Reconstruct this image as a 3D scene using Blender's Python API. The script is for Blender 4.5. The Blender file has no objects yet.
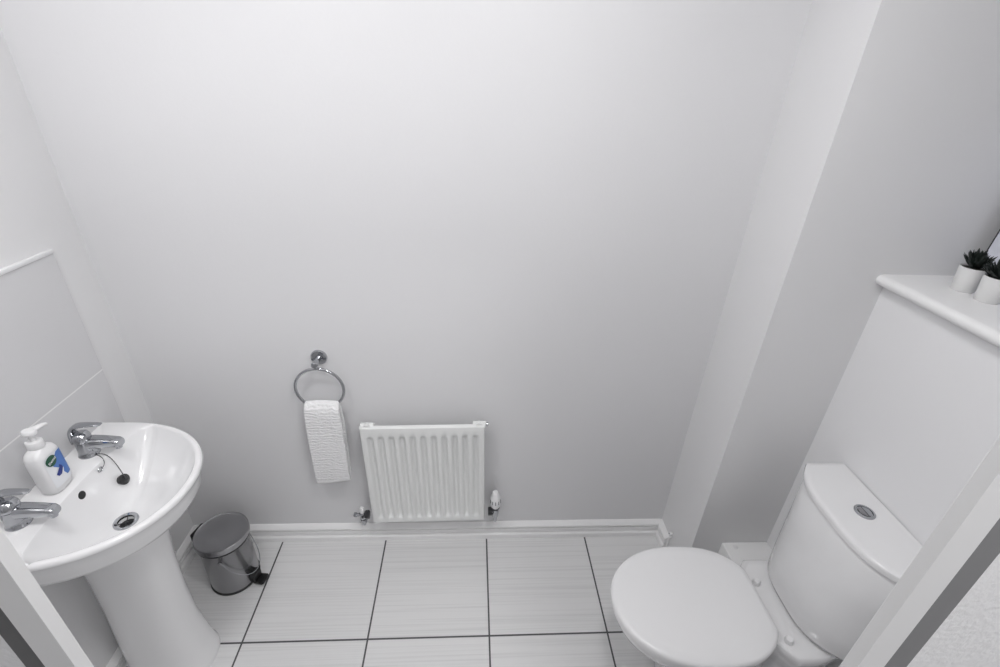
import bpy, bmesh, math, random
from mathutils import Vector, Matrix
random.seed(7)
PI = math.pi
scn = bpy.context.scene
C = scn.collection

# ------------------------------------------------------------------ camera
yaw, pitch, roll = -0.0713, 0.4970, 0.0450
cy_, sy_, cp_, sp_ = math.cos(yaw), math.sin(yaw), math.cos(pitch), math.sin(pitch)
fwd = Vector((-sy_*cp_, cy_*cp_, -sp_)); rt = Vector((cy_, sy_, 0)); up = rt.cross(fwd)
c_, s_ = math.cos(roll), math.sin(roll)
rt2 = c_*rt + s_*up; up2 = -s_*rt + c_*up
cam = bpy.data.objects.new('camera', bpy.data.cameras.new('camera'))
C.objects.link(cam)
m = Matrix((rt2, up2, -fwd)).transposed().to_4x4()
m.translation = Vector((1.1855, -1.4803, 1.8518))
cam.matrix_world = m
cam.data.sensor_width = 36; cam.data.lens = 17.174; cam.data.clip_start = 0.01
scn.camera = cam

# ------------------------------------------------------------------ world, lights, exposure
world = bpy.data.worlds.new('world'); scn.world = world; world.use_nodes = True
world.node_tree.nodes['Background'].inputs[0].default_value = (.9, .95, 1, 1)
world.node_tree.nodes['Background'].inputs[1].default_value = 0.3
def area(name, loc, size, power, color=(1, 1, 1), rot=(0, 0, 0)):
    l = bpy.data.lights.new(name, 'AREA'); l.shape = 'DISK'; l.size = size; l.energy = power; l.color = color; l.spread = math.radians(spread)
    o = bpy.data.objects.new(name, l); o.location = loc; o.rotation_euler = rot; C.objects.link(o); return o
def area(name, loc, size, power, color=(1, 1, 1), spread=180):
    l = bpy.data.lights.new(name, 'AREA'); l.shape = 'DISK'; l.size = size; l.energy = power; l.color = color
    o = bpy.data.objects.new(name, l); o.location = loc; C.objects.link(o); return o
LAMP = (0.52, -0.97, 2.555); ADDED_LAMP = (1.40, -0.97, 2.555); HALL = (1.9, -2.0, 2.555)
area('ceiling_lamp_light', LAMP, 0.30, 8.4, (1, 0.99, 0.985), 124)
area('ceiling_lamp_light', ADDED_LAMP, 0.30, 8.8, (1, 0.99, 0.985), 124)  # second lamp, added to soften the hot spot on the back wall
area('hall_lamp_light', HALL, 0.36, 13.5, (1, 0.99, 0.985))
scn.view_settings.view_transform = 'Standard'
scn.view_settings.look = 'None'
scn.view_settings.gamma = 1
scn.view_settings.use_curve_mapping = False
scn.view_settings.exposure = 0.0

# ------------------------------------------------------------------ materials
def mat(name, col, rough=.5, metal=0., coat=0., bump=None, spec=.5):
    mt = bpy.data.materials.new(name); mt.use_nodes = True
    nt = mt.node_tree; b = nt.nodes['Principled BSDF']
    b.inputs['Base Color'].default_value = (*col, 1); b.inputs['Roughness'].default_value = rough
    b.inputs['Metallic'].default_value = metal; b.inputs['Coat Weight'].default_value = coat
    b.inputs['Specular IOR Level'].default_value = spec
    if bump:
        sc, st, dist = bump
        tc = nt.nodes.new('ShaderNodeTexCoord'); n = nt.nodes.new('ShaderNodeTexNoise')
        n.inputs['Scale'].default_value = sc; n.inputs['Detail'].default_value = 4
        bp = nt.nodes.new('ShaderNodeBump'); bp.inputs['Strength'].default_value = st; bp.inputs['Distance'].default_value = dist
        nt.links.new(tc.outputs['Object'], n.inputs['Vector']); nt.links.new(n.outputs['Fac'], bp.inputs['Height'])
        nt.links.new(bp.outputs['Normal'], b.inputs['Normal'])
    return mt
M = {}
M['paint'] = mat('grey_wall_paint', (.73, .73, .745), .42, bump=(90, .12, .002))  # one wall paint, darkened here: weaker light on the back wall put into colour
M['side_paint'] = mat('white_wall_paint', (.79, .79, .80), .42, bump=(90, .12, .002))  # same wall paint, lighter: stronger light on side-facing walls put into colour
M['frame_paint'] = mat('off_white_frame_paint', (.74, .74, .745), .35)
M['white_paint'] = mat('white_gloss_paint', (.88, .88, .885), .32)
M['panel'] = mat('white_panel_paint', (.86, .86, .875), .4, bump=(60, .05, .002))
M['hall'] = mat('hall_wall_paint', (.78, .78, .79), .6, bump=(140, .5, .004))
M['dark_groove'] = mat('dark_frame_groove', (.12, .12, .122), .6)  # shade beside the left jamb painted as a flush dark strip
M['groove'] = mat('grey_frame_groove', (.20, .20, .205), .6)  # same shade on the right jamb, painted lighter as more light falls there
M['ceil'] = mat('ceiling_paint', (.9, .9, .9), .8)
M['ceramic'] = mat('white_ceramic', (.83, .83, .84), .12, coat=.4)
M['seat'] = mat('white_seat_plastic', (.84, .84, .85), .22)
M['plastic'] = mat('white_plastic', (.82, .82, .83), .35)
M['chrome'] = mat('chrome', (.46, .47, .49), .08, 1.0)
M['steel'] = mat('brushed_steel', (.36, .36, .37), .24, 1.0)
M['darkmetal'] = mat('dark_metal', (.08, .08, .085), .3, .8)
M['black'] = mat('black_rubber', (.012, .012, .013), .45)
M['enamel'] = mat('white_radiator_enamel', (.78, .79, .785), .3)
M['plant'] = mat('dark_succulent', (.005, .010, .007), .5)
M['soil'] = mat('dark_soil', (.02, .018, .015), .9, bump=(200, .8, .004))
M['pot'] = mat('white_pot', (.80, .80, .80), .4)
M['bottle'] = mat('white_bottle', (.82, .82, .83), .3)
M['green'] = mat('green_label', (.012, .09, .05), .4)
M['lwhite'] = mat('white_label', (.85, .87, .9), .4)
M['blue'] = mat('blue_label', (.08, .2, .55), .4)
M['dblue'] = mat('dark_blue_label', (.01, .03, .22), .4)
M['seal'] = mat('white_grout', (.85, .85, .86), .5)
M['canvas'] = mat('pale_print', (.70, .72, .80), .5, bump=(150, .3, .002))
M['lampshade'] = mat('opal_lamp', (.9, .9, .9), .4)

def tiles_material():
    mt = bpy.data.materials.new('floor_tiles'); mt.use_nodes = True
    nt = mt.node_tree; N = nt.nodes; L = nt.links; b = N['Principled BSDF']
    tc = N.new('ShaderNodeTexCoord'); sp = N.new('ShaderNodeSeparateXYZ'); L.new(tc.outputs['Object'], sp.inputs[0])
    def mth(op, a, c=None, v=None):
        n = N.new('ShaderNodeMath'); n.operation = op
        if isinstance(a, (int, float)): n.inputs[0].default_value = a
        else: L.new(a, n.inputs[0])
        if c is not None:
            if isinstance(c, (int, float)): n.inputs[1].default_value = c
            else: L.new(c, n.inputs[1])
        return n.outputs[0]
    T = .45
    u = mth('FRACT', mth('DIVIDE', mth('SUBTRACT', sp.outputs[0], .37), T))
    w = mth('FRACT', mth('DIVIDE', mth('ADD', sp.outputs[1], .451), T))
    du = mth('MINIMUM', u, mth('SUBTRACT', 1.0, u)); dw = mth('MINIMUM', w, mth('SUBTRACT', 1.0, w))
    d = mth('MINIMUM', du, dw)
    grout = mth('LESS_THAN', d, .0072)
    # linear streaks along x, different in each tile
    iu = mth('FLOOR', mth('DIVIDE', mth('SUBTRACT', sp.outputs[0], .37), T))
    iw = mth('FLOOR', mth('DIVIDE', mth('ADD', sp.outputs[1], .451), T))
    cb = N.new('ShaderNodeCombineXYZ')
    L.new(mth('MULTIPLY', sp.outputs[0], 1.3), cb.inputs[0]); L.new(mth('MULTIPLY', sp.outputs[1], 130.0), cb.inputs[1])
    L.new(mth('ADD', mth('MULTIPLY', iu, 7.3), mth('MULTIPLY', iw, 3.1)), cb.inputs[2])
    ns = N.new('ShaderNodeTexNoise'); ns.inputs['Scale'].default_value = 1.0; ns.inputs['Detail'].default_value = 3
    L.new(cb.outputs[0], ns.inputs['Vector'])
    cr = N.new('ShaderNodeValToRGB')
    cr.color_ramp.elements[0].position = .30; cr.color_ramp.elements[0].color = (.66, .66, .665, 1)
    cr.color_ramp.elements[1].position = .52; cr.color_ramp.elements[1].color = (.74, .74, .745, 1)
    L.new(ns.outputs['Fac'], cr.inputs[0])
    mx = N.new('ShaderNodeMix'); mx.data_type = 'RGBA'
    L.new(grout, mx.inputs[0]); L.new(cr.outputs[0], mx.inputs[6]); mx.inputs[7].default_value = (.075, .075, .08, 1)
    L.new(mx.outputs[2], b.inputs['Base Color'])
    b.inputs['Roughness'].default_value = .38
    h = mth('SUBTRACT', ns.outputs['Fac'], mth('MULTIPLY', grout, 2.0))
    bp = N.new('ShaderNodeBump'); bp.inputs['Strength'].default_value = .25; bp.inputs['Distance'].default_value = .002
    L.new(h, bp.inputs['Height']); L.new(bp.outputs['Normal'], b.inputs['Normal'])
    return mt
M['tiles'] = tiles_material()

def walltile_material():
    # large glazed tiles with one white joint line
    mt = mat('glazed_wall_tile', (.68, .68, .695), .14, coat=.3)
    nt = mt.node_tree; N = nt.nodes; L = nt.links; b = N['Principled BSDF']
    tc = N.new('ShaderNodeTexCoord'); sp = N.new('ShaderNodeSeparateXYZ'); L.new(tc.outputs['Object'], sp.inputs[0])
    a = N.new('ShaderNodeMath'); a.operation = 'SUBTRACT'; L.new(sp.outputs[2], a.inputs[0]); a.inputs[1].default_value = .270
    ab = N.new('ShaderNodeMath'); ab.operation = 'ABSOLUTE'; L.new(a.outputs[0], ab.inputs[0])
    lt = N.new('ShaderNodeMath'); lt.operation = 'LESS_THAN'; L.new(ab.outputs[0], lt.inputs[0]); lt.inputs[1].default_value = .0022
    mx = N.new('ShaderNodeMix'); mx.data_type = 'RGBA'; L.new(lt.outputs[0], mx.inputs[0])
    mx.inputs[6].default_value = (.68, .68, .695, 1); mx.inputs[7].default_value = (.88, .88, .88, 1)
    L.new(mx.outputs[2], b.inputs['Base Color'])
    return mt
M['walltile'] = walltile_material()

def towel_material():
    mt = mat('white_terry_towel', (.86, .86, .87), .9, spec=.1)
    nt = mt.node_tree; N = nt.nodes; L = nt.links; b = N['Principled BSDF']
    tc = N.new('ShaderNodeTexCoord'); w = N.new('ShaderNodeTexWave'); w.bands_direction = 'Z'
    w.inputs['Scale'].default_value = 24; w.inputs['Distortion'].default_value = 7.0; w.inputs['Detail'].default_value = 3; w.inputs['Detail Scale'].default_value = 2
    L.new(tc.outputs['Object'], w.inputs['Vector'])
    bp = N.new('ShaderNodeBump'); bp.inputs['Strength'].default_value = .45; bp.inputs['Distance'].default_value = .0045
    L.new(w.outputs['Fac'], bp.inputs['Height']); L.new(bp.outputs['Normal'], b.inputs['Normal'])
    return mt
M['towel'] = towel_material()

# ------------------------------------------------------------------ helpers
def obj(name, bm, mt, parent=None, smooth=35, world=True):
    """link a bmesh as ONE mesh object; world=True: geometry is in world coordinates"""
    if parent is not None and world:
        off = Vector(parent.location); p = parent.parent
        while p is not None: off += Vector(p.location); p = p.parent
        bmesh.ops.translate(bm, verts=bm.verts, vec=-off)
    bmesh.ops.recalc_face_normals(bm, faces=bm.faces)
    me = bpy.data.meshes.new(name); bm.to_mesh(me); bm.free()
    o = bpy.data.objects.new(name, me); me.materials.append(mt); C.objects.link(o)
    if parent is not None: o.parent = parent
    if smooth:
        for p in me.polygons: p.use_smooth = True
        me.set_sharp_from_angle(angle=math.radians(smooth))
    return o
def thing(name, label, cat, loc=(0, 0, 0), rot=(0, 0, 0), group=None):
    o = bpy.data.objects.new(name, None); C.objects.link(o)
    o.empty_display_size = .05
    o.location = loc; o.rotation_euler = rot; o['label'] = label; o['category'] = cat
    if group: o['group'] = group
    return o
def tag(o, label, cat, group=None):
    o['label'] = label; o['category'] = cat
    if group: o['group'] = group
    return o
def struct(name, bm, mt, smooth=35):
    o = obj(name, bm, mt, None, smooth); o['kind'] = 'structure'; return o
def box(bm, x0, x1, y0, y1, z0, z1, bev=0, seg=2):
    r = bmesh.ops.create_cube(bm, size=1)
    vs = r['verts']
    for v in vs:
        v.co = Vector(((x0+x1)/2+v.co.x*(x1-x0), (y0+y1)/2+v.co.y*(y1-y0), (z0+z1)/2+v.co.z*(z1-z0)))
    if bev:
        es = list({e for v in vs for e in v.link_edges})
        bmesh.ops.bevel(bm, geom=es, offset=bev, segments=seg, affect='EDGES', profile=.5)
    return bm
def NB(): return bmesh.new()
def prism(bm, poly, a, b, axis='x'):
    """extrude a 2D polygon; axis x: poly=(y,z); y: poly=(x,z); z: poly=(x,y)"""
    def P(p, t):
        return {'x': (t, p[0], p[1]), 'y': (p[0], t, p[1]), 'z': (p[0], p[1], t)}[axis]
    A = [bm.verts.new(P(p, a)) for p in poly]; B = [bm.verts.new(P(p, b)) for p in poly]
    n = len(poly)
    bm.faces.new(A); bm.faces.new(B)
    for i in range(n): bm.faces.new((A[i], A[(i+1) % n], B[(i+1) % n], B[i]))
    return bm
def loft(bm, rings, cap0=True, cap1=True):
    R = [[bm.verts.new(p) for p in r] for r in rings]
    n = len(R[0])
    for a, b in zip(R, R[1:]):
        for i in range(n): bm.faces.new((a[i], a[(i+1) % n], b[(i+1) % n], b[i]))
    if cap0: bm.faces.new(R[0])
    if cap1: bm.faces.new(R[-1])
    return bm
def lathe(bm, prof, center=(0, 0, 0), n=40, axis='z', sx=1, sy=1, cap0=True, cap1=True, mtx=None):
    """prof: (radius, height) list"""
    cx, cy, cz = center; rings = []
    for r, h in prof:
        ring = []
        for i in range(n):
            a = 2*PI*i/n; u, v = r*math.cos(a)*sx, r*math.sin(a)*sy
            p = {'z': (u, v, h), 'y': (u, h, v), 'x': (h, u, v)}[axis]
            p = Vector(p)
            if mtx is not None: p = mtx @ p
            ring.append((cx+p[0], cy+p[1], cz+p[2]))
        rings.append(ring)
    return loft(bm, rings, cap0, cap1)
def tube(bm, pts, r, n=12, closed=False, rz=None):
    pts = [Vector(p) for p in pts]; rings = []; N_ = len(pts)
    prev = None
    for i, p in enumerate(pts):
        if closed: t = (pts[(i+1) % N_]-pts[i-1]).normalized()
        else: t = (pts[min(i+1, N_-1)]-pts[max(i-1, 0)]).normalized()
        if prev is None:
            a = Vector((0, 0, 1)) if abs(t.z) < .9 else Vector((1, 0, 0))
            u = t.cross(a).normalized()
        else:
            u = (prev - t*prev.dot(t)).normalized()
        prev = u; v = t.cross(u)
        rr = r(i/(N_-1)) if callable(r) else r
        rings.append([p+u*rr*math.cos(2*PI*k/n)+v*rr*(rz or 1)*math.sin(2*PI*k/n) for k in range(n)])
    if closed: rings.append(rings[0])
    if closed:
        R = [[bm.verts.new(p) for p in rg] for rg in rings[:-1]]
        for i in range(len(R)):
            a, b = R[i], R[(i+1) % len(R)]
            for k in range(n): bm.faces.new((a[k], a[(k+1) % n], b[(k+1) % n], b[k]))
        return bm
    return loft(bm, rings)
def bez(p0, p1, p2, p3, n=12):
    P = [Vector(p) for p in (p0, p1, p2, p3)]
    return [P[0]*(1-t)**3+P[1]*3*t*(1-t)**2+P[2]*3*t*t*(1-t)+P[3]*t**3 for t in [i/n for i in range(n+1)]]
def polar_ring(inside, c, N=120, rmax=.6):
    out = []
    for i in range(N):
        a = 2*PI*i/N; dx, dy = math.cos(a), math.sin(a); lo, hi = 0, rmax
        for _ in range(40):
            md = (lo+hi)/2
            if inside(c[0]+dx*md, c[1]+dy*md): lo = md
            else: hi = md
        out.append((c[0]+dx*lo, c[1]+dy*lo))
    return out

# ================================================================== SETTING
XR, YP, XP, XB = 2.72, -.259, 2.379, 2.076      # right wall, pier face, cistern panel, pier's left face
YF, YH, HC = -1.18, -2.5, 2.60                   # front wall, hall back wall, ceiling height
struct('floor', box(NB(), -.1, 2.85, YH, .1, -.05, 0), M['tiles'], 0)
struct('ceiling', box(NB(), -.1, 2.85, YH-.1, .1, HC, HC+.05), M['ceil'], 0)
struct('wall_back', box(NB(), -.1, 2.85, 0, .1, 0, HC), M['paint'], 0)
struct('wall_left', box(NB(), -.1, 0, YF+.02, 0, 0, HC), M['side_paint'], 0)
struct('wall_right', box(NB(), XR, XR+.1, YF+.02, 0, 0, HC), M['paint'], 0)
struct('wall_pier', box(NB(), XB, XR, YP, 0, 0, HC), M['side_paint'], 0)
# boxed-in half wall behind the cistern
struct('wall_cistern_boxing', box(NB(), XP, XR, YF+.04, YP, 0, 1.361), M['panel'], 0)
# doorway: wall around opening, frame
XL_, XRr = .7857, 1.6475
bm = NB(); box(bm, -.1, XL_-.053, YF-.008, YF+.02, 0, HC); box(bm, XRr+.0735, 2.85, YF-.008, YF+.02, 0, HC)
box(bm, XL_-.053, XRr+.0735, YF-.008, YF+.02, 2.12, HC)
struct('wall_front', bm, M['hall'], 0)
def jamb(s, x0, w1, w2, w3):
    # plan profile of the frame: narrow reveal, broad face, then a gap holding the painted shade strip
    y = YF
    pl = [(x0, y), (x0+s*w1, y-.0125), (x0+s*w2, y-.0125), (x0+s*w2, y+.02), (x0+s*.03, y+.02), (x0+s*.022, y+.004)]
    bm = NB(); prism(bm, pl, 0, 2.04, 'z'); return bm
struct('trim_1', jamb(1, XRr, .0043, .0385, 0), M['frame_paint'], 0)
struct('trim_2', jamb(-1, XL_, .0015, .030, 0), M['frame_paint'], 0)
bm = NB(); box(bm, XRr+.0386, XRr+.0734, YF-.0095, YF+.004, 0, 2.04); struct('trim_3', bm, M['groove'], 0)
bm = NB(); box(bm, XL_-.0529, XL_-.0301, YF-.0095, YF+.004, 0, 2.04); struct('trim_4', bm, M['dark_groove'], 0)
bm = NB(); box(bm, XL_-.050, XRr+.0735, YF-.012, YF+.02, 2.04, 2.12); struct('trim_5', bm, M['frame_paint'], 0)
# hallway
struct('wall_hall_back', box(NB(), -.1, 2.85, YH-.1, YH, 0, HC), M['hall'], 0)
struct('wall_hall_left', box(NB(), -.1, 0, YH, YF-.008, 0, HC), M['hall'], 0)
struct('wall_hall_right', box(NB(), XR, XR+.1, YH, YF-.008, 0, HC), M['hall'], 0)

# skirting: profile (distance from wall, height)
SK = [(0, 0), (.025, 0), (.025, .024), (.0215, .028), (.0115, .029), (.0115, .034), (.0170, .035), (.0170, .054), (.0095, .055), (.0095, .061), (.0185, .062), (.0185, .069), (.011, .080), (.003, .087), (0, .087)]
struct('baseboard_back', prism(NB(), [(-d, z) for d, z in SK], .0, XB, 'x'), M['white_paint'], 25)
struct('baseboard_left', prism(NB(), [(d, z) for d, z in SK], YF+.02, -.0, 'y'), M['white_paint'], 25)
struct('baseboard_pier', prism(NB(), [(XB-d, z) for d, z in SK], -.098, 0, 'y'), M['white_paint'], 25)

# splashback of large wall tiles
t = thing('tiled_splashback', 'grey glazed tile splashback on the left wall behind the washbasin', 'splashback', (.0, -.5, .70))
obj('tile_panel', box(NB(), .0005, .009, -1.02, -.128, .70, 1.360, .001, 1), M['walltile'], t, 0).location = (0, 0, 0)
obj('edge_trim', box(NB(), .0005, .013, -1.02, -.130, 1.360, 1.372, .002, 2), M['seal'], t)

# ledge board on top of the boxing
bm = NB()
prism(bm, [(2.368, 1.361), (2.356, 1.364), (2.349, 1.370), (2.346, 1.378), (2.348, 1.386), (2.354, 1.392), (2.364, 1.394), (XR, 1.394), (XR, 1.361)], YF+.04, YP+.0005, 'y')
tag(obj('ledge_board', bm, M['white_paint'], None, 50), 'white shelf board with rounded front edge on top of the boxing behind the toilet', 'shelf')

# ceiling lamps (out of view, above the room and the hall; toilet-side one added to even the light)
for (x, y, lb) in ((LAMP[0], LAMP[1], 'round white ceiling lamp above the washbasin side of the cloakroom'), (ADDED_LAMP[0], ADDED_LAMP[1], 'round white ceiling lamp nearer the toilet side of the cloakroom'), (HALL[0], HALL[1], 'round white lamp on the hallway ceiling')):
    t = thing('ceiling_lamp', lb, 'lamp', (x, y, HC))
    obj('lamp_base', lathe(NB(), [(.180, HC-.001), (.180, HC-.038), (.175, HC-.042), (.166, HC-.040), (.166, HC-.02)], (x, y, 0), 48), M['lampshade'], t)

# ================================================================== WASHBASIN
BC = -.470
t = thing('washbasin', 'white ceramic washbasin with two taps standing on a full pedestal', 'washbasin', (.0, BC, 0))
BA, BB, BX, BN = .316, .267, .100, 2.1
def basin_in(x, y, ins=0.):
    if x < 0: return False
    v = abs(y-BC); b = BB-ins
    if v > b: return False
    if x <= BX: return True
    a = BA-ins
    return ((x-BX)/a)**BN+(v/b)**BN <= 1
BCc = (.20, BC)
def bring(ins, z, scale=1., N=144):
    pts = polar_ring(lambda x, y: basin_in(x, y, ins), BCc, N)
    return [(max(.0098, p[0]) if scale == 1 else .0098+max(0, p[0]-.0098)*scale, BC+(p[1]-BC)*scale, z) for p in pts]
def bowl_in(x, y):
    v = abs(y-BC); b = .248; a = .298
    xb = .118+.030*(v/b)**2
    if v > b or x < xb: return False
    # rounded back corners
    r = .035
    if x < xb+r and v > b-r:
        return (x-xb-r)**2+(v-b+r)**2 <= r*r
    if x <= BX: return True
    return ((x-BX)/a)**BN+(v/b)**BN <= 1
DR = (.197, -.475)
inner = polar_ring(bowl_in, BCc, 144)
rings = []
for ins, z, sc in ((0, .640, .36), (0, .652, .48), (0, .672, .60), (0, .695, .72), (0, .712, .83), (0, .725, .905), (0, .733, .938), (0, .745, .950), (0, .775, .966), (0, .798, .984), (0, .804, .993), (0, .809, 1), (.003, .8175, 1), (.008, .820, 1)):
    rings.append(bring(ins, z, sc))
def lerp2(a, b, t): return (a[0]+(b[0]-a[0])*t, a[1]+(b[1]-a[1])*t)
for k, z in ((1.012, .820), (1.0, .8185), (.985, .813)):
    rings.append([(DR[0]+(p[0]-DR[0])*k, DR[1]+(p[1]-DR[1])*k, z) for p in inner])
rd = .032
zb = .672
for i in range(1, 15):
    s = 1-i/14.0
    z = zb+.133*(s**1.75)
    ring = []
    for k_, p in enumerate(inner):
        a = 2*PI*k_/144
        e = (DR[0]+rd*math.cos(a), DR[1]+rd*math.sin(a)); q = (DR[0]+(p[0]-DR[0])*.972, DR[1]+(p[1]-DR[1])*.972)
        x_, y_ = lerp2(e, q, s); ring.append((x_, y_, z))
    rings.append(ring)
for rr_, z_ in ((.0225, .6715), (.0215, .669), (.021, .655)):
    rings.append([(DR[0]+rr_*math.cos(2*PI*k/144), DR[1]+rr_*math.sin(2*PI*k/144), z_) for k in range(144)])
obj('basin_bowl', loft(NB(), rings), M['ceramic'], t, 60)
# pedestal
def dring(hw, xb, xf, z, N=64, n=2.6):
    pts = []
    for i in range(N):
        a = 2*PI*i/N; cc, ss = math.cos(a), math.sin(a); xc = (xb+xf)/2
        pts.append((xc+math.copysign(abs(cc)**(2/n), cc)*(xf-xb)/2, -.488+math.copysign(abs(ss)**(2/n), ss)*hw, z))
    return pts
obj('pedestal', loft(NB(), [dring(.095, .03, .299, 0), dring(.095, .03, .299, .018), dring(.091, .03, .294, .028), dring(.087, .035, .284, .10), dring(.082, .04, .272, .2),
    dring(.078, .05, .271, .35), dring(.078, .055, .278, .5), dring(.084, .055, .290, .60), dring(.092, .055, .298, .655)]), M['ceramic'], t, 60)
# waste: ring, dark throat, cross bars
w = obj('drain', lathe(NB(), [(.032, .671), (.031, .6755), (.027, .677), (.0215, .6745), (.0215, .664)], (*DR, 0), 40, cap0=False, cap1=False), M['chrome'], t)
obj('drain_throat', lathe(NB(), [(.0205, .6585), (.0205, .6565)], (*DR, 0), 24), M['black'], w)
bm = NB()
for a in (0.4, 0.4+PI/2):
    dx, dy = math.cos(a)*.020, math.sin(a)*.020
    tube(bm, [(DR[0]-dx, DR[1]-dy, .668), (DR[0]+dx, DR[1]+dy, .668)], .0013, 8)
lathe(bm, [(.0001, .666), (.004, .666), (.004, .670), (.0001, .6705)], (*DR, 0), 16)
obj('drain_grate', bm, M['darkmetal'], w)
# overflow hole on the back slope of the bowl
def slope_pt(f, y):
    """point on the back face of the bowl: f=1 rim edge, 0 drain"""
    v = abs(y-BC); xe = .118+.03*(v/.248)**2
    q = DR[0]+(xe-DR[0])*.972; e = DR[0]-rd
    return Vector((e+(q-e)*f, y, zb+.133*f**1.75))
pq = slope_pt(.93, BC-.014); pn = slope_pt(1.0, BC-.014)-slope_pt(.86, BC-.014)
nrm = Vector((-pn.z, 0, pn.x)).normalized()
if nrm.z < 0: nrm = -nrm
mt3 = nrm.to_track_quat('Z', 'Y').to_matrix()
bm = NB(); lathe(bm, [(.0115, -.004), (.0115, .0008), (.0100, .0011), (.0001, .0009)], pq, 28, mtx=mt3)
obj('overflow_hole', bm, M['black'], t)
# chain anchor ring
pa = slope_pt(.99, BC+.066)

# taps -----------------------------------------------------------------
def tap(y, label, heading):
    x = .067; z = .8195
    t = thing('basin_tap', label, 'tap', (x, y, z), (0, 0, heading), 'chrome lever taps on the washbasin')
    # geometry local: +x = out over bowl
    bm = NB()
    lathe(bm, [(.0265, 0), (.0275, .002), (.0265, .005), (.0245, .007), (.0235, .020), (.0230, .040), (.0230, .052)], (0, 0, 0), 36)
    obj('tap_body', bm, M['chrome'], t, 45, False)
    # spout: flattened tapering tube from the body forward and slightly down
    rings = []
    for i in range(15):
        s = i/14; xx = -.005+.104*s; zz = .044+.008*math.sin(s*PI*.6)-.014*s
        hw = .0195-.0045*s; hh = .0175-.0050*s
        if i == 14: hw *= .85; hh *= .8
        rings.append([(xx, hw*math.copysign(abs(math.cos(a))**.6, math.cos(a)), zz+hh*math.copysign(abs(math.sin(a))**.6, math.sin(a))) for a in [2*PI*k/24 for k in range(24)]])
    bm = loft(NB(), rings)
    lathe(bm, [(.0085, 0), (.0085, .012), (.006, .013)], (.086, 0, .019), 20)
    obj('spout', bm, M['chrome'], t, 45, False)
    bm = NB()
    lathe(bm, [(.0225, .052), (.0235, .055), (.0230, .066), (.0190, .075), (.010, .079), (.0001, .080)], (-.002, 0, 0), 32)
    obj('cartridge_cap', bm, M['chrome'], t, 45, False)
    # lever: broad strap rising from the back of the body and arching over the spout
    P = bez((-.019, 0, .050), (-.026, 0, .112), (-.006, 0, .106), (.064, 0, .106), 18)
    rings = []
    for i, p in enumerate(P):
        s = i/18; hw = .0190-.0100*s; hh = .0075-.0042*s
        if i == 18: hw *= .8; hh *= .6
        d = (P[min(i+1, 18)]-P[max(i-1, 0)]).normalized(); u = Vector((-d.z, 0, d.x))
        rings.append([p+Vector((0, hw*math.copysign(abs(math.cos(a))**.7, math.cos(a)), 0))+u*hh*math.sin(a) for a in [2*PI*k/20 for k in range(20)]])
    obj('lever', loft(NB(), rings), M['chrome'], t, 45, False)
    return t
tap(-.352, 'chrome lever tap at the far end of the basin, nearest the back wall', 0.06)
tap(-.602, 'chrome lever tap at the near end of the basin, beside the doorway', 0.06)

# plug and chain ---------------------------------------------------------
pp = slope_pt(.60, BC+.086)+Vector((.004, 0, .002))
pr_ = (pp + Vector((.012, .0, .010)))
t = thing('basin_plug', 'black rubber plug on a chain lying on the back slope of the basin', 'plug', tuple(pp))
tilt = Vector((.95, -.05, .28)).normalized().to_track_quat('Z', 'Y').to_matrix()
bm = NB(); lathe(bm, [(.0125, -.004), (.0145, .002), (.0165, .009), (.0155, .0125), (.011, .014), (.004, .014)], pp+Vector((.004, .004, .012)), 32, mtx=tilt)
obj('plug_body', bm, M['black'], t)
top = pp+Vector((.004, .004, .012))+tilt@Vector((0, 0, .015))
st = Vector((.086, -.362, .8225))
def beads(pts, r=.0017, name='chain', par=None):
    bm = NB()
    tube(bm, pts, .0009, 6)
    P = [Vector(p) for p in pts]; acc = 0; step = .0046
    for a, b in zip(P, P[1:]):
        L_ = (b-a).length; k = acc
        while k < L_:
            bmesh.ops.create_icosphere(bm, subdivisions=1, radius=r, matrix=Matrix.Translation(a+(b-a)*k/L_)); k += step
        acc = k-L_
    return obj(name, bm, M['darkmetal'], par)
beads(bez(st, Vector((.125, -.362, .836)), Vector((.140, -.368, .826)), top, 18), .0019, par=t)
beads(bez(st, st+Vector((.030, -.002, .004)), pa+Vector((.016, .014, .010)), pa+Vector((.006, 0, .006)), 10), .0015, 'chain_stay', t)
bm = NB(); tube(bm, [pa+Vector((.003, .008*math.cos(a), .003+.006*math.sin(a))) for a in [2*PI*k/16 for k in range(16)]], .0018, 8, True)
obj('chain_anchor', bm, M['chrome'], t)

# soap bottle ------------------------------------------------------------
sx_, sy2 = .073, -.482
t = thing('soap_bottle', 'white pump bottle of hand soap with blue and green label between the taps', 'bottle', (sx_, sy2, .8205), (0, 0, math.radians(2)))
t.scale = (1.35, 1.12, 1.16)
def sring(hx, hy, z, n=3.2, N=48, cx=0):
    return [(cx+math.copysign(abs(math.cos(a))**(2/n), math.cos(a))*hx, math.copysign(abs(math.sin(a))**(2/n), math.sin(a))*hy, z) for a in [2*PI*k/N for k in range(N)]]
bm = loft(NB(), [sring(.015, .026, 0), sring(.0185, .030, .004), sring(.0195, .0315, .03), sring(.0195, .0325, .08), sring(.0185, .0315, .102), sring(.016, .027, .113), sring(.0125, .018, .119, 2.4), sring(.0115, .0115, .122, 2)])
obj('bottle_body', bm, M['bottle'], t, 50, False)
bm = NB(); lathe(bm, [(.0135, .121), (.0145, .123), (.0145, .137), (.0135, .139), (.006, .139)], (0, 0, 0), 32)
obj('collar', bm, M['plastic'], t, 40, False)
p_ = obj('pump', lathe(NB(), [(.0045, .138), (.0045, .156), (.0115, .157), (.0125, .160), (.0125, .165), (.010, .168), (.0001, .169)], (0, 0, 0), 28), M['plastic'], t, 40, False)
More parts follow.
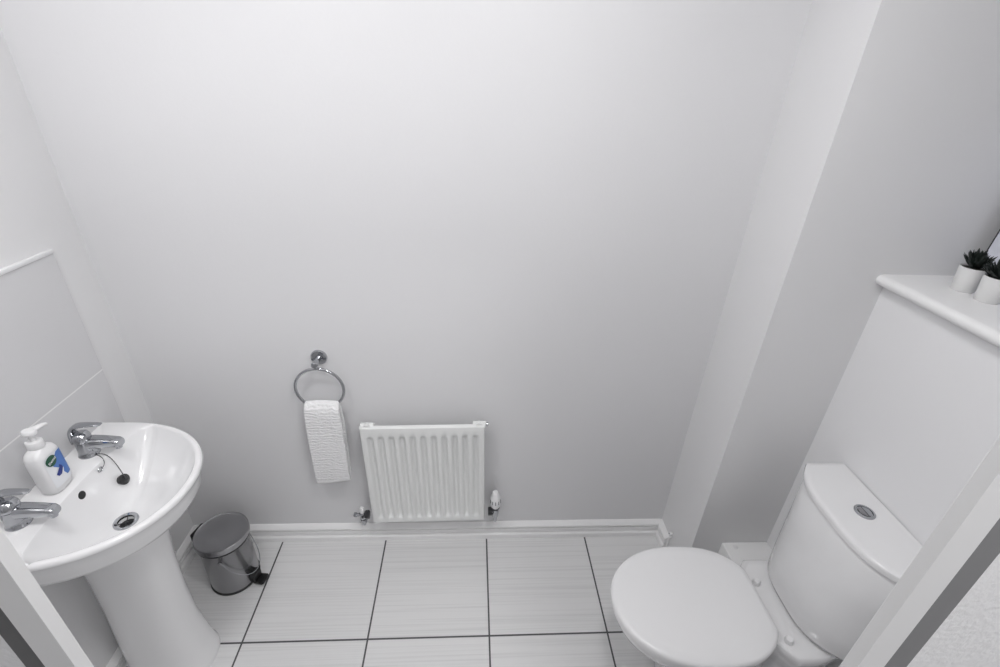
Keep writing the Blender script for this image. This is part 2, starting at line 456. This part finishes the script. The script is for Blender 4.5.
bm = loft(NB(), [[(xx, hw*math.cos(a), zz+hh*math.sin(a)) for a in [2*PI*k/16 for k in range(16)]] for xx, hw, hh, zz in ((0, .009, .005, .163), (.015, .007, .005, .163), (.030, .0048, .004, .162), (.036, .004, .0035, .1595))])
nz = obj('nozzle', bm, M['plastic'], p_, 40, False); nz.rotation_euler = (0, 0, math.radians(75))
# label on the broad front face (local +x), slightly proud
def face_poly(bm, pts, x0, th=.0005):
    """polygon in (y,z) at local x following the bottle's front"""
    def bx_(y): return .0195*(1-(abs(y)/.0325)**3.2)**(1/3.2) if abs(y) < .0325 else 0
    A = [bm.verts.new((bx_(y)+x0+th, y, z)) for y, z in pts]
    B = [bm.verts.new((bx_(y)+x0-.002, y, z)) for y, z in pts]
    bm.faces.new(A); n = len(pts)
    for i in range(n): bm.faces.new((A[i], B[i], B[(i+1) % n], A[(i+1) % n]))
    return bm
def strip_poly(bm, rows, x0, cols=9):
    """rows: (z, y0, y1) wrapped on the curved front"""
    def bx_(y): return .0195*(max(0, 1-(abs(y)/.0325)**3.2))**(1/3.2)
    g = [[bm.verts.new((bx_(y0+(y1-y0)*k/cols)+x0, y0+(y1-y0)*k/cols, z)) for k in range(cols+1)] for z, y0, y1 in rows]
    for a, b in zip(g, g[1:]):
        for k in range(cols): bm.faces.new((a[k], a[k+1], b[k+1], b[k]))
    return bm
lab = obj('label', strip_poly(NB(), [(z, -.025, .025) for z in (.012, .03, .05, .07, .085)]+[(.095, -.022, .022)], .0006), M['lwhite'], t, 40, False)
lab.location = (0, 0, .006)
bm = strip_poly(NB(), [(.024, .012, .0265), (.036, .006, .0265), (.046, .010, .0265), (.055, -.002, .0265), (.066, -.012, .0265), (.078, -.004, .0265), (.088, .004, .0255), (.093, .010, .0245)], .0011)
obj('blue_patch', bm, M['blue'], lab, 40, False)
bm = strip_poly(NB(), [(.036, -.010, -.002), (.043, -.014, .004), (.048, -.008, .008), (.055, .000, .007), (.060, .001, .003)], .0016)
obj('leaf_mark', bm, M['dblue'], lab, 40, False)
bm = NB()
rows = []
for k in range(11):
    a = -PI/2+PI*k/10; rows.append((.082+.0135*math.sin(a), -.010-.0135*math.cos(a), -.010+.0135*math.cos(a)+1e-5))
obj('green_disc', strip_poly(bm, rows, .0020), M['green'], lab, 40, False)
def text(body, size, mt, par, loc, rot, name='lettering'):
    cu = bpy.data.curves.new(name, 'FONT'); cu.body = body; cu.size = size; cu.align_x = 'CENTER'; cu.align_y = 'CENTER'; cu.extrude = .0002
    o = bpy.data.objects.new(name, cu); C.objects.link(o)
    dg = bpy.context.evaluated_depsgraph_get(); me = bpy.data.meshes.new_from_object(o.evaluated_get(dg))
    bpy.data.objects.remove(o); me.materials.clear(); me.materials.append(mt)
    o = bpy.data.objects.new(name, me); C.objects.link(o); o.parent = par; o.location = loc; o.rotation_euler = rot
    return o
text('Dettol', .0088, M['lwhite'], lab, (.0226, -.010, .082), (PI/2, math.radians(-14), PI/2))

# ================================================================== PEDAL BIN
bx0, by0 = .236, -.180
t = thing('pedal_bin', 'small brushed steel pedal bin standing in the back left corner', 'bin', (bx0, by0, 0))
ba = math.radians(-14)
def bl(p):  # local bin frame (u towards the pedal) to world
    return (bx0+p[0]*math.cos(ba)-p[1]*math.sin(ba), by0+p[0]*math.sin(ba)+p[1]*math.cos(ba), p[2])
obj('bin_body', lathe(NB(), [(.085, .006), (.088, .008), (.088, .228), (.090, .231)], (bx0, by0, 0), 64), M['steel'], t)
obj('base_ring', lathe(NB(), [(.087, .0), (.0905, .001), (.0910, .008), (.0885, .0105)], (bx0, by0, 0), 64), M['black'], t)
obj('rim_seal', lathe(NB(), [(.089, .228), (.0935, .229), (.0935, .240), (.090, .242)], (bx0, by0, 0), 64), M['black'], t)
obj('lid', lathe(NB(), [(.094, .238), (.0965, .2395), (.0965, .258), (.0955, .2615), (.0930, .2630), (.0895, .2615), (.085, .2600), (.05, .2605), (.0001, .261)], (bx0, by0, 0), 64), M['steel'], t, 25)
bm = NB(); box(bm, -.118, -.088, -.032, .032, .190, .246, .006, 3)
for v in bm.verts: v.co = Vector(bl(v.co))
obj('hinge', bm, M['black'], t)
bm = NB(); box(bm, .085, .108, -.021, .021, .016, .052, .004, 2)
for v in bm.verts: v.co = Vector(bl(v.co))
obj('pedal_bracket', bm, M['black'], t)
bm = NB()
prism(bm, [(.088, -.017), (.100, -.021), (.132, -.023), (.140, -.018), (.140, .018), (.132, .023), (.100, .021), (.088, .017)], .006, .014, 'z')
for v in bm.verts: v.co = Vector(bl((v.co.x, v.co.y, v.co.z+(v.co.x-.088)*.14)))
obj('pedal', bm, M['black'], t)
# wire carry handle folded on the side
bm = NB()
hp = []
for k in range(17):
    s = k/16; a = math.radians(-62+140*s); rr = .0915+.012*math.sin(s*PI); hp.append(bl((rr*math.cos(a), rr*math.sin(a), .195-.135*math.sin(s*PI)**.8)))
tube(bm, hp, .0016, 8)
hnd = obj('carry_handle', bm, M['chrome'], t)
for a in (-62, 78):
    a = math.radians(a); c0 = bl((.090*math.cos(a), .094*math.sin(a), 0)); dr = Vector((math.cos(a+ba), math.sin(a+ba), 0))
    bm = NB(); lathe(bm, [(.008, -.003), (.008, .003), (.005, .0045), (.0001, .005)], Vector((c0[0], c0[1], .195)), 20, mtx=dr.to_track_quat('Z', 'Y').to_matrix())
    obj('handle_lug', bm, M['steel'], hnd)

# ================================================================== TOWEL RING + TOWEL
rx, rz_ = .650, .944
t = thing('towel_ring', 'chrome towel ring with round wall plate on the back wall left of the radiator', 'towel ring', (rx, 0, rz_))
bm = NB(); lathe(bm, [(.029, 0), (.029, -.004), (.0265, -.008), (.018, -.009)], (rx, 0, rz_), 40, 'y'); obj('wall_plate', bm, M['chrome'], t)
bm = NB(); lathe(bm, [(.0105, -.006), (.0095, -.02), (.0095, -.050), (.0115, -.052), (.0115, -.058), (.009, -.060)], (rx, 0, rz_), 24, 'y')
tube(bm, [(rx, -.045, rz_), (rx, -.045, rz_-.018)], .008, 16)
obj('arm', bm, M['chrome'], t)
RR = .0845; rc = Vector((rx, -.045, rz_-.022-RR)); ang = math.radians(4)
pts = [rc+Vector((RR*math.cos(a), 0, RR*math.sin(a))) for a in [2*PI*k/64 for k in range(64)]]
obj('ring', tube(NB(), pts, .0052, 12, True), M['chrome'], t)
# towel: folded strip draped over the bottom of the ring (two thick layers each side)
def towel():
    bm = NB(); W_ = .066; zt = rc.z-RR+.038
    path = []
    # profile in (y,z): thick fold, outer skin front then over the top then behind
    yr = -.045
    front = [(yr-.024, zt-.395), (yr-.029, zt-.36), (yr-.031, zt-.28), (yr-.031, zt-.18), (yr-.032, zt-.10), (yr-.031, zt-.05), (yr-.028, zt-.025)]
    topc = [(yr-.017, zt-.008), (yr-.006, zt-.001), (yr+.006, zt-.004), (yr+.013, zt-.018)]
    back = [(yr+.015, zt-.05), (yr+.016, zt-.10), (yr+.016, zt-.18), (yr+.015, zt-.28), (yr+.013, zt-.34), (yr+.012, zt-.362)]
    prof = front+topc+back
    nx = 22; rows = []
    for j, (y, z) in enumerate(prof):
        row = []
        for i in range(nx+1):
            u = i/nx*2-1
            dr = (zt-z)/.395
            wdt = W_*(1-.06*math.exp(-((dr-.05)/.12)**2)+.02*dr)
            xx = rx+.002+u*wdt-.0*dr
            wob = .0010*math.sin(z*70+u*2.3)+.0006*math.sin(z*160+u*4)
            sgn = -1 if j < len(front)+2 else 1
            sag = -.010*(1-u*u)*0+(-.006*u*u if j in range(len(front)-1, len(front)+5) else 0)
            row.append((xx, y+sgn*wob, z+sag+(.010*u if j == 0 else 0)))
        rows.append(row)
    g = [[bm.verts.new(p) for p in r] for r in rows]
    for a, b in zip(g, g[1:]):
        for i in range(nx): bm.faces.new((a[i], a[i+1], b[i+1], b[i]))
    return bm
tw = obj('hand_towel', towel(), M['towel'], None, 80)
md = tw.modifiers.new('thick', 'SOLIDIFY'); md.thickness = .016; md.offset = -1
md = tw.modifiers.new('bev', 'SUBSURF'); md.levels = 2; md.render_levels = 2
tag(tw, 'folded white ribbed hand towel hanging from the chrome ring', 'towel')

# ================================================================== RADIATOR
RX, RZ, RW, RH = 1.022, .176, .468, .508
t = thing('radiator', 'small white panel radiator low on the back wall', 'radiator', (RX, -.03, RZ), (0, math.radians(-1.2), 0))
# front panel: fluted sheet; local x across, y depth (negative to room), z up from its bottom
NF = 11
def panel(y0, sgn):
    bm = NB()
    nx = NF*12; zz = [0, .004, .026, .031, .036, .046, RH-.062, RH-.052, RH-.046, RH-.038, RH-.014, RH-.004, RH]
    amp = [0, 0, 0, .25, .7, 1, 1, .7, .25, 0, 0, 0, 0]; edg = [.006, .0, 0, 0, 0, 0, 0, 0, 0, 0, 0, .002, .010]
    x0 = -RW/2; fl0 = -RW/2+.016; fl1 = RW/2-.016
    xs = [-RW/2, -RW/2+.003, -RW/2+.012]+[fl0+(fl1-fl0)*k/nx for k in range(nx+1)]+[RW/2-.012, RW/2-.003, RW/2]
    rows = []
    for z, a, e in zip(zz, amp, edg):
        row = []
        for i, x in enumerate(xs):
            if fl0 <= x <= fl1:
                f = (x-fl0)/(fl1-fl0)*NF; ph = f-math.floor(f)
                h = max(0, min(1, (.5-abs(ph-.5))*2*1.9-.55)); h = h*h*(3-2*h)
            else: h = 0
            ee = .008 if i in (0, len(xs)-1) else (.001 if i in (1, len(xs)-2) else 0)
            row.append((x, y0+sgn*(.0135*h*a+max(ee, e)), z))
        rows.append(row)
    g = [[bm.verts.new(p) for p in r] for r in rows]
    for a, b in zip(g, g[1:]):
        for i in range(len(xs)-1): bm.faces.new((a[i], a[i+1], b[i+1], b[i]))
    # back sheet
    gb = [[bm.verts.new((x, y0+sgn*.016, z)) for x in (xs[0], xs[-1])] for z in (0, RH)]
    bm.faces.new((gb[0][0], gb[0][1], gb[1][1], gb[1][0]))
    bm.faces.new([g[0][i] for i in range(len(xs))]+[gb[0][1], gb[0][0]])
    bm.faces.new([g[-1][i] for i in range(len(xs))]+[gb[1][1], gb[1][0]])
    bm.faces.new([r[0] for r in g]+[gb[1][0], gb[0][0]])
    bm.faces.new([r[-1] for r in g]+[gb[1][1], gb[0][1]])
    return bm
obj('front_panel', panel(-.045, 1), M['enamel'], t, 50, False)
# convector fins behind, seen from the top as a dark slotted strip
bm = NB()
for k in range(24):
    x = -RW/2+.05+(RW-.10)*k/23; box(bm, x-.0012, x+.0012, -.032, -.006, .05, RH-.026)
box(bm, -RW/2+.048, RW/2-.048, -.0075, -.006, .05, RH-.026)
obj('convector_fins', bm, M['enamel'], t, 0, False)
# corner tappings with plugs
for i, (x, z) in enumerate(((-RW/2+.026, RH-.008), (RW/2-.022, RH-.008), (-RW/2+.022, .022), (RW/2-.022, .022))):
    s = -1 if x < 0 else 1
    bm = NB(); lathe(bm, [(.013, -.024), (.013, .024), (.010, .027), (.0001, .027)] if i < 2 else [(.013, -.024), (.013, .024)], (x, -.020, z), 20, 'x', mtx=None)
    lathe(bm, [(.015, .0), (.015, -.020)], (x, -.016, z+.0), 20, 'y')
    tp = obj('tapping', bm, M['enamel'], t, 40, False)
    if i == 1:
        bm = NB(); lathe(bm, [(.0075, .024), (.0075, .034), (.005, .036), (.0001, .036)], (x, -.020, z), 16, 'x'); obj('bleed_valve', bm, M['chrome'], tp, 40, False)
for s in (-1, 1):
    bm = NB(); box(bm, s*(RW/2-.060)-.018, s*(RW/2-.060)+.018, -.030, .026, RH-.060, RH-.0565, .001, 1); box(bm, s*(RW/2-.060)-.018, s*(RW/2-.060)+.018, .024, .028, RH-.14, RH-.0565, .001, 1)
    obj('wall_bracket', bm, M['enamel'], t, 0, False)
# valves
def nut(bm, c, r, L_, ax): return lathe(bm, [(r*.82, -L_/2), (r, -L_/2+.002), (r, L_/2-.002), (r*.82, L_/2)], c, 6, ax)
vx, vz, vy = RW/2+.046, .030, -.024
v = obj('thermostatic_valve', None or lathe(lathe(NB(), [(.012, -.030), (.014, -.02), (.014, .014), (.011, .018)], (vx, vy, vz), 24), [(.009, -.026), (.009, .0)], (vx, vy, vz), 20, 'x'), M['chrome'], t, 40, False)
bm = NB(); nut(bm, (vx-.022, vy, vz), .019, .018, 'x'); nut(bm, (vx, vy, vz+.022), .019, .012, 'z'); obj('valve_nut', bm, M['darkmetal'], v, 30, False)
bm = NB(); nut(bm, (vx, vy, vz-.026), .0135, .012, 'z'); lathe(bm, [(.0075, -.032), (.0075, -.045)], (vx, vy, vz), 16); tube(bm, [(vx, vy, vz-.044), (vx, vy+.002, vz-.058), (vx, vy+.015, vz-.064), (vx, .028, vz-.064)], .0075, 14); obj('supply_pipe', bm, M['chrome'], v, 40, False)
bm = NB()
N_ = 60; rings = []
for r, h in ((.016, .028), (.0195, .034), (.0215, .044), (.0215, .080), (.0195, .088), (.015, .096), (.0140, .108), (.010, .114), (.0005, .115)):
    flute = .0011 if .035 < h < .085 else 0
    rings.append([(vx+(r-flute*(1 if (k//3) % 2 else 0))*math.cos(2*PI*k/N_), vy+(r-flute*(1 if (k//3) % 2 else 0))*math.sin(2*PI*k/N_), vz+h) for k in range(N_)])
hd = obj('valve_head', loft(bm, rings), M['plastic'], v, 35, False)
bm = NB()
for k in range(5):
    a = 2*PI*(k+.5)/10-PI; xx, yy = vx+.0212*math.cos(a), vy+.0212*math.sin(a); box(bm, xx-.0012, xx+.0012, yy-.0012, yy+.0012, vz+.056, vz+.074)
obj('setting_mark', bm, M['darkmetal'], hd, 0, False)
vx = -RW/2-.045
v = obj('lockshield_valve', lathe(lathe(NB(), [(.011, -.024), (.0125, -.018), (.0125, .012), (.010, .016)], (vx, vy, vz), 24), [(.009, .0), (.009, .024)], (vx, vy, vz), 20, 'x'), M['chrome'], t, 40, False)
bm = NB(); nut(bm, (vx+.020, vy, vz), .019, .018, 'x'); nut(bm, (vx+.002, vy, vz), .017, .010, 'x'); nut(bm, (vx, vy, vz-.022), .0135, .012, 'z'); obj('valve_nut', bm, M['darkmetal'], v, 30, False)
obj('valve_cap', lathe(NB(), [(.009, .012), (.0095, .014), (.0085, .040), (.006, .043), (.0005, .044)], (vx, vy, vz), 24), M['plastic'], v, 40, False)
bm = NB(); tube(bm, [(vx-.008, vy, vz), (vx-.030, vy, vz)], .0075, 14); nut(bm, (vx-.030, vy, vz), .011, .012, 'x')
lathe(bm, [(.0075, -.026), (.0075, -.045)], (vx, vy, vz), 16); tube(bm, [(vx, vy, vz-.044), (vx, vy+.002, vz-.058), (vx, vy+.015, vz-.064), (vx, .028, vz-.064)], .0075, 14)
obj('drain_spur', bm, M['chrome'], v, 40, False)

# ================================================================== TOILET
TY = -.603
t = thing('toilet', 'white close-coupled toilet with closed lid beside the boxed pipework', 'toilet', (2.1, TY, 0))
def egg(x, k=1.0, shrink=0):
    b = .194-shrink; x0 = 1.893; af = .258-shrink; ar = .235-shrink
    u = (x0-x)/af if x < x0 else (x-x0)/ar; n = 2.1 if x < x0 else 2.5
    return b*max(0, 1-u**n)**(1/n) if u < 1 else 0
def lid_in(x, y, sh=0, cut=2.108): return x <= cut-sh*.5 and abs(y-TY) <= egg(x, 1, sh) and egg(x, 1, sh) > 0
CT = (1.93, TY)
def lring(sh, z, cut=2.108): return [(p[0], p[1], z) for p in polar_ring(lambda x, y: lid_in(x, y, sh, cut), CT, 120)]
# pan
def smooth(a, b, x): s = max(0, min(1, (x-a)/(b-a))); return s*s*(3-2*s)
def pan_in(x, y, sh=0):
    if x > 2.345-sh or x < 1.64: return False
    h = max(egg(x, 1, .012+sh), (.166-sh)*smooth(2.03, 2.15, x)*(1-.18*smooth(2.2, 2.34, x)))
    return abs(y-TY) <= h and h > 0
CP = (2.02, TY)
def pring(sh, z, sc=1, dx=0, hy=1, N=144):
    pts = polar_ring(lambda x, y: pan_in(x, y, sh), CP, N)
    return [(2.345+(p[0]-2.345)*sc, TY+(p[1]-TY)*hy, z) for p in pts]
rings = [pring(.0, 0, .70, 0, .66), pring(.0, .02, .70, 0, .66), pring(.002, .05, .685, 0, .62), pring(0, .14, .70, 0, .60), pring(0, .22, .78, 0, .68), pring(0, .28, .87, 0, .80), pring(0, .33, .95, 0, .92), pring(0, .365, .99, 0, .985), pring(0, .385, 1), pring(.003, .396, 1), pring(.008, .400, 1), pring(.03, .4005, 1)]
obj('pan', loft(NB(), rings), M['ceramic'], t, 60)
obj('seat_ring', loft(NB(), [lring(.010, .4005, 2.10), lring(.004, .403, 2.10), lring(.004, .414, 2.10), lring(.008, .418, 2.10)]), M['seat'], t, 40)
obj('lid', loft(NB(), [lring(.006, .4185), lring(.0, .421), lring(0, .431), lring(.003, .4365), lring(.009, .4395), lring(.03, .4415), lring(.08, .4428), lring(.16, .443)]), M['seat'], t, 40)
for y in (TY-.112, TY+.074):
    bm = NB(); lathe(bm, [(.0125, .400), (.0125, .404), (.0115, .412), (.009, .415), (.0001, .4155)], (2.143, y, 0), 28)
    hg = obj('seat_hinge', bm, M['plastic'], t, 40)
    
# cistern
def cis(h, d0, d1, z, n=3.2, xb=2.376, N=44, cr=.012):
    pts = [(xb, TY+.0-h), ]
    out = []
    for k in range(N+1):
        v = -1+2*k/N; v = math.sin(v*PI/2)
        out.append((xb-d0-(d1-d0)*(1-abs(v)**n), TY+h*v, z))
    for k in range(1, 7): out.append((xb-d0*(1-k/7), TY+h, z))
    out.append((xb, TY+h, z))
    for k in range(1, 10): out.append((xb, TY+h-2*h*k/10, z))
    out.append((xb, TY-h, z))
    for k in range(1, 7): out.append((xb-d0*k/7, TY-h, z))
    return out
obj('cistern_tank', loft(NB(), [cis(.150, .10, .170, .4005), cis(.170, .11, .188, .406), cis(.181, .115, .196, .425), cis(.186, .118, .194, .50), cis(.193, .116, .186, .65), cis(.199, .115, .178, .783), cis(.196, .113, .175, .787)]), M['ceramic'], t, 60)
obj('cistern_lid', loft(NB(), [cis(.200, .115, .178, .7872), cis(.206, .118, .183, .7885), cis(.207, .119, .184, .799), cis(.2055, .118, .1825, .8055), cis(.202, .115, .179, .8085), cis(.19, .11, .167, .8092)]), M['ceramic'], t, 40)
fb = (2.300, TY+.009)
f = obj('flush_button', lathe(NB(), [(.0265, .809), (.0265, .8120), (.0245, .8135), (.0205, .8135), (.0195, .811)], (*fb, 0), 40), M['chrome'], t)
for s, nm in ((1, 'half_button'), (-1, 'half_button')):
    bm = NB(); pl = []
    for k in range(15):
        a = PI*k/14; pl.append((fb[0]+s*(.0015+.0155*math.sin(a)), fb[1]+.0165*math.cos(a)))
    prism(bm, pl, .8095, .8132 if s > 0 else .8138, 'z'); obj(nm, bm, M['chrome'] if s > 0 else M['steel'], f, 40)

# boxed-in pipes in the corner beside the cistern
t = thing('pipe_boxing', 'low white painted box against the grey pier beside the cistern', 'boxing', (2.285, -.32, 0))
obj('box_body', box(NB(), 2.192, XP-.0005, -.415, YP-.0005, 0, .2555, .004, 2), M['white_paint'], t)
obj('screw_cap', lathe(NB(), [(.010, .255), (.010, .2565), (.007, .2585), (.0001, .259)], (2.236, -.283, 0), 24), M['plastic'], t)

# little valve and pipe on the pier face
t = thing('pipe_stub', 'thin white pipe with small knob on the pier above the skirting', 'pipe', (2.06, -.112, 0))
bm = NB(); tube(bm, [(2.064, -.113, .001), (2.064, -.113, .092), (2.066, -.113, .102), (2.075, -.113, .106)], .0035, 12); obj('pipe', bm, M['white_paint'], t)
bm = NB(); lathe(bm, [(.005, 0), (.005, -.006), (.0075, -.007), (.0075, -.012), (.005, -.014)], (XB, -.110, .124), 20, 'x'); obj('knob', bm, M['plastic'], t)
bm = NB(); lathe(bm, [(.003, -.014), (.003, -.0155)], (XB, -.110, .124), 16, 'x'); obj('screw', bm, M['darkmetal'], t)

# ================================================================== PLANTS AND PICTURE ON THE LEDGE
def potted(x, y, label, seed, n_long, hgt, leaf):
    random.seed(seed)
    z = 1.3942
    t = thing('potted_succulent', label, 'plant', (x, y, z), (0, 0, 0), 'small potted succulents on the ledge')
    obj('pot', lathe(NB(), [(.024, 0), (.0255, .002), (.0290, .062), (.0290, .064), (.0270, .0645), (.0262, .058), (.0001, .057)], (0, 0, 0), 40), M['pot'], t, 35, False)
    obj('soil', lathe(NB(), [(.0262, .056), (.0260, .060), (.012, .063), (.0001, .064)], (0, 0, 0), 24), M['soil'], t, 35, False)
    bm = NB()
    for k in range(n_long):
        el = math.radians(12+75*random.random()); az = k*2.39996
        L_ = hgt*(.75+.3*random.random())*(1 if el < 1.0 else .9)
        d = Vector((math.cos(az)*math.cos(el), math.sin(az)*math.cos(el), math.sin(el)))
        side = d.cross(Vector((0, 0, 1)))
        side = side.normalized() if side.length > .05 else Vector((1, 0, 0)); nn = side.cross(d)
        p0 = Vector((0, 0, .061))+d*.004; rings = []
        for i in range(8):
            s = i/7; w = leaf*(math.sin(min(1, s*1.15+.22)*PI*.92))**.8*(1 if s < .8 else 1)+.0004 if s < 1 else .0003
            w = max(.0004, leaf*(.45+1.1*s-1.5*s**3.2)) if s < 1 else .0003
            c0 = p0+d*L_*s+Vector((0, 0, 1))*L_*.25*s*s
            rings.append([c0+side*w*math.cos(a)+nn*w*.38*math.sin(a) for a in [2*PI*q/8 for q in range(8)]])
        loft(bm, rings)
    obj('foliage', bm, M['plant'], t, 50, False)
potted(2.498, -.366, 'dark spiky succulent in a white pot on the ledge, the one nearer the back', 3, 70, .041, .0066)
potted(2.496, -.436, 'dark succulent in a white pot on the ledge, the one cut by the right edge', 11, 70, .040, .0085)
t = thing('leaning_picture', 'thin dark framed pale picture leaning on the ledge behind the pots', 'picture', (2.600, -.441, 1.3942), (0, math.radians(4), 0))
obj('print', box(NB(), -.003, .003, -.152, .152, .006, .404), M['canvas'], t, 0, False)
bm = NB(); box(bm, -.004, .004, -.155, -.152, 0, .41); box(bm, -.004, .004, .152, .155, 0, .41); box(bm, -.004, .004, -.152, .152, 0, .006); box(bm, -.004, .004, -.152, .152, .404, .41)
obj('picture_frame', bm, M['darkmetal'], t, 0, False)
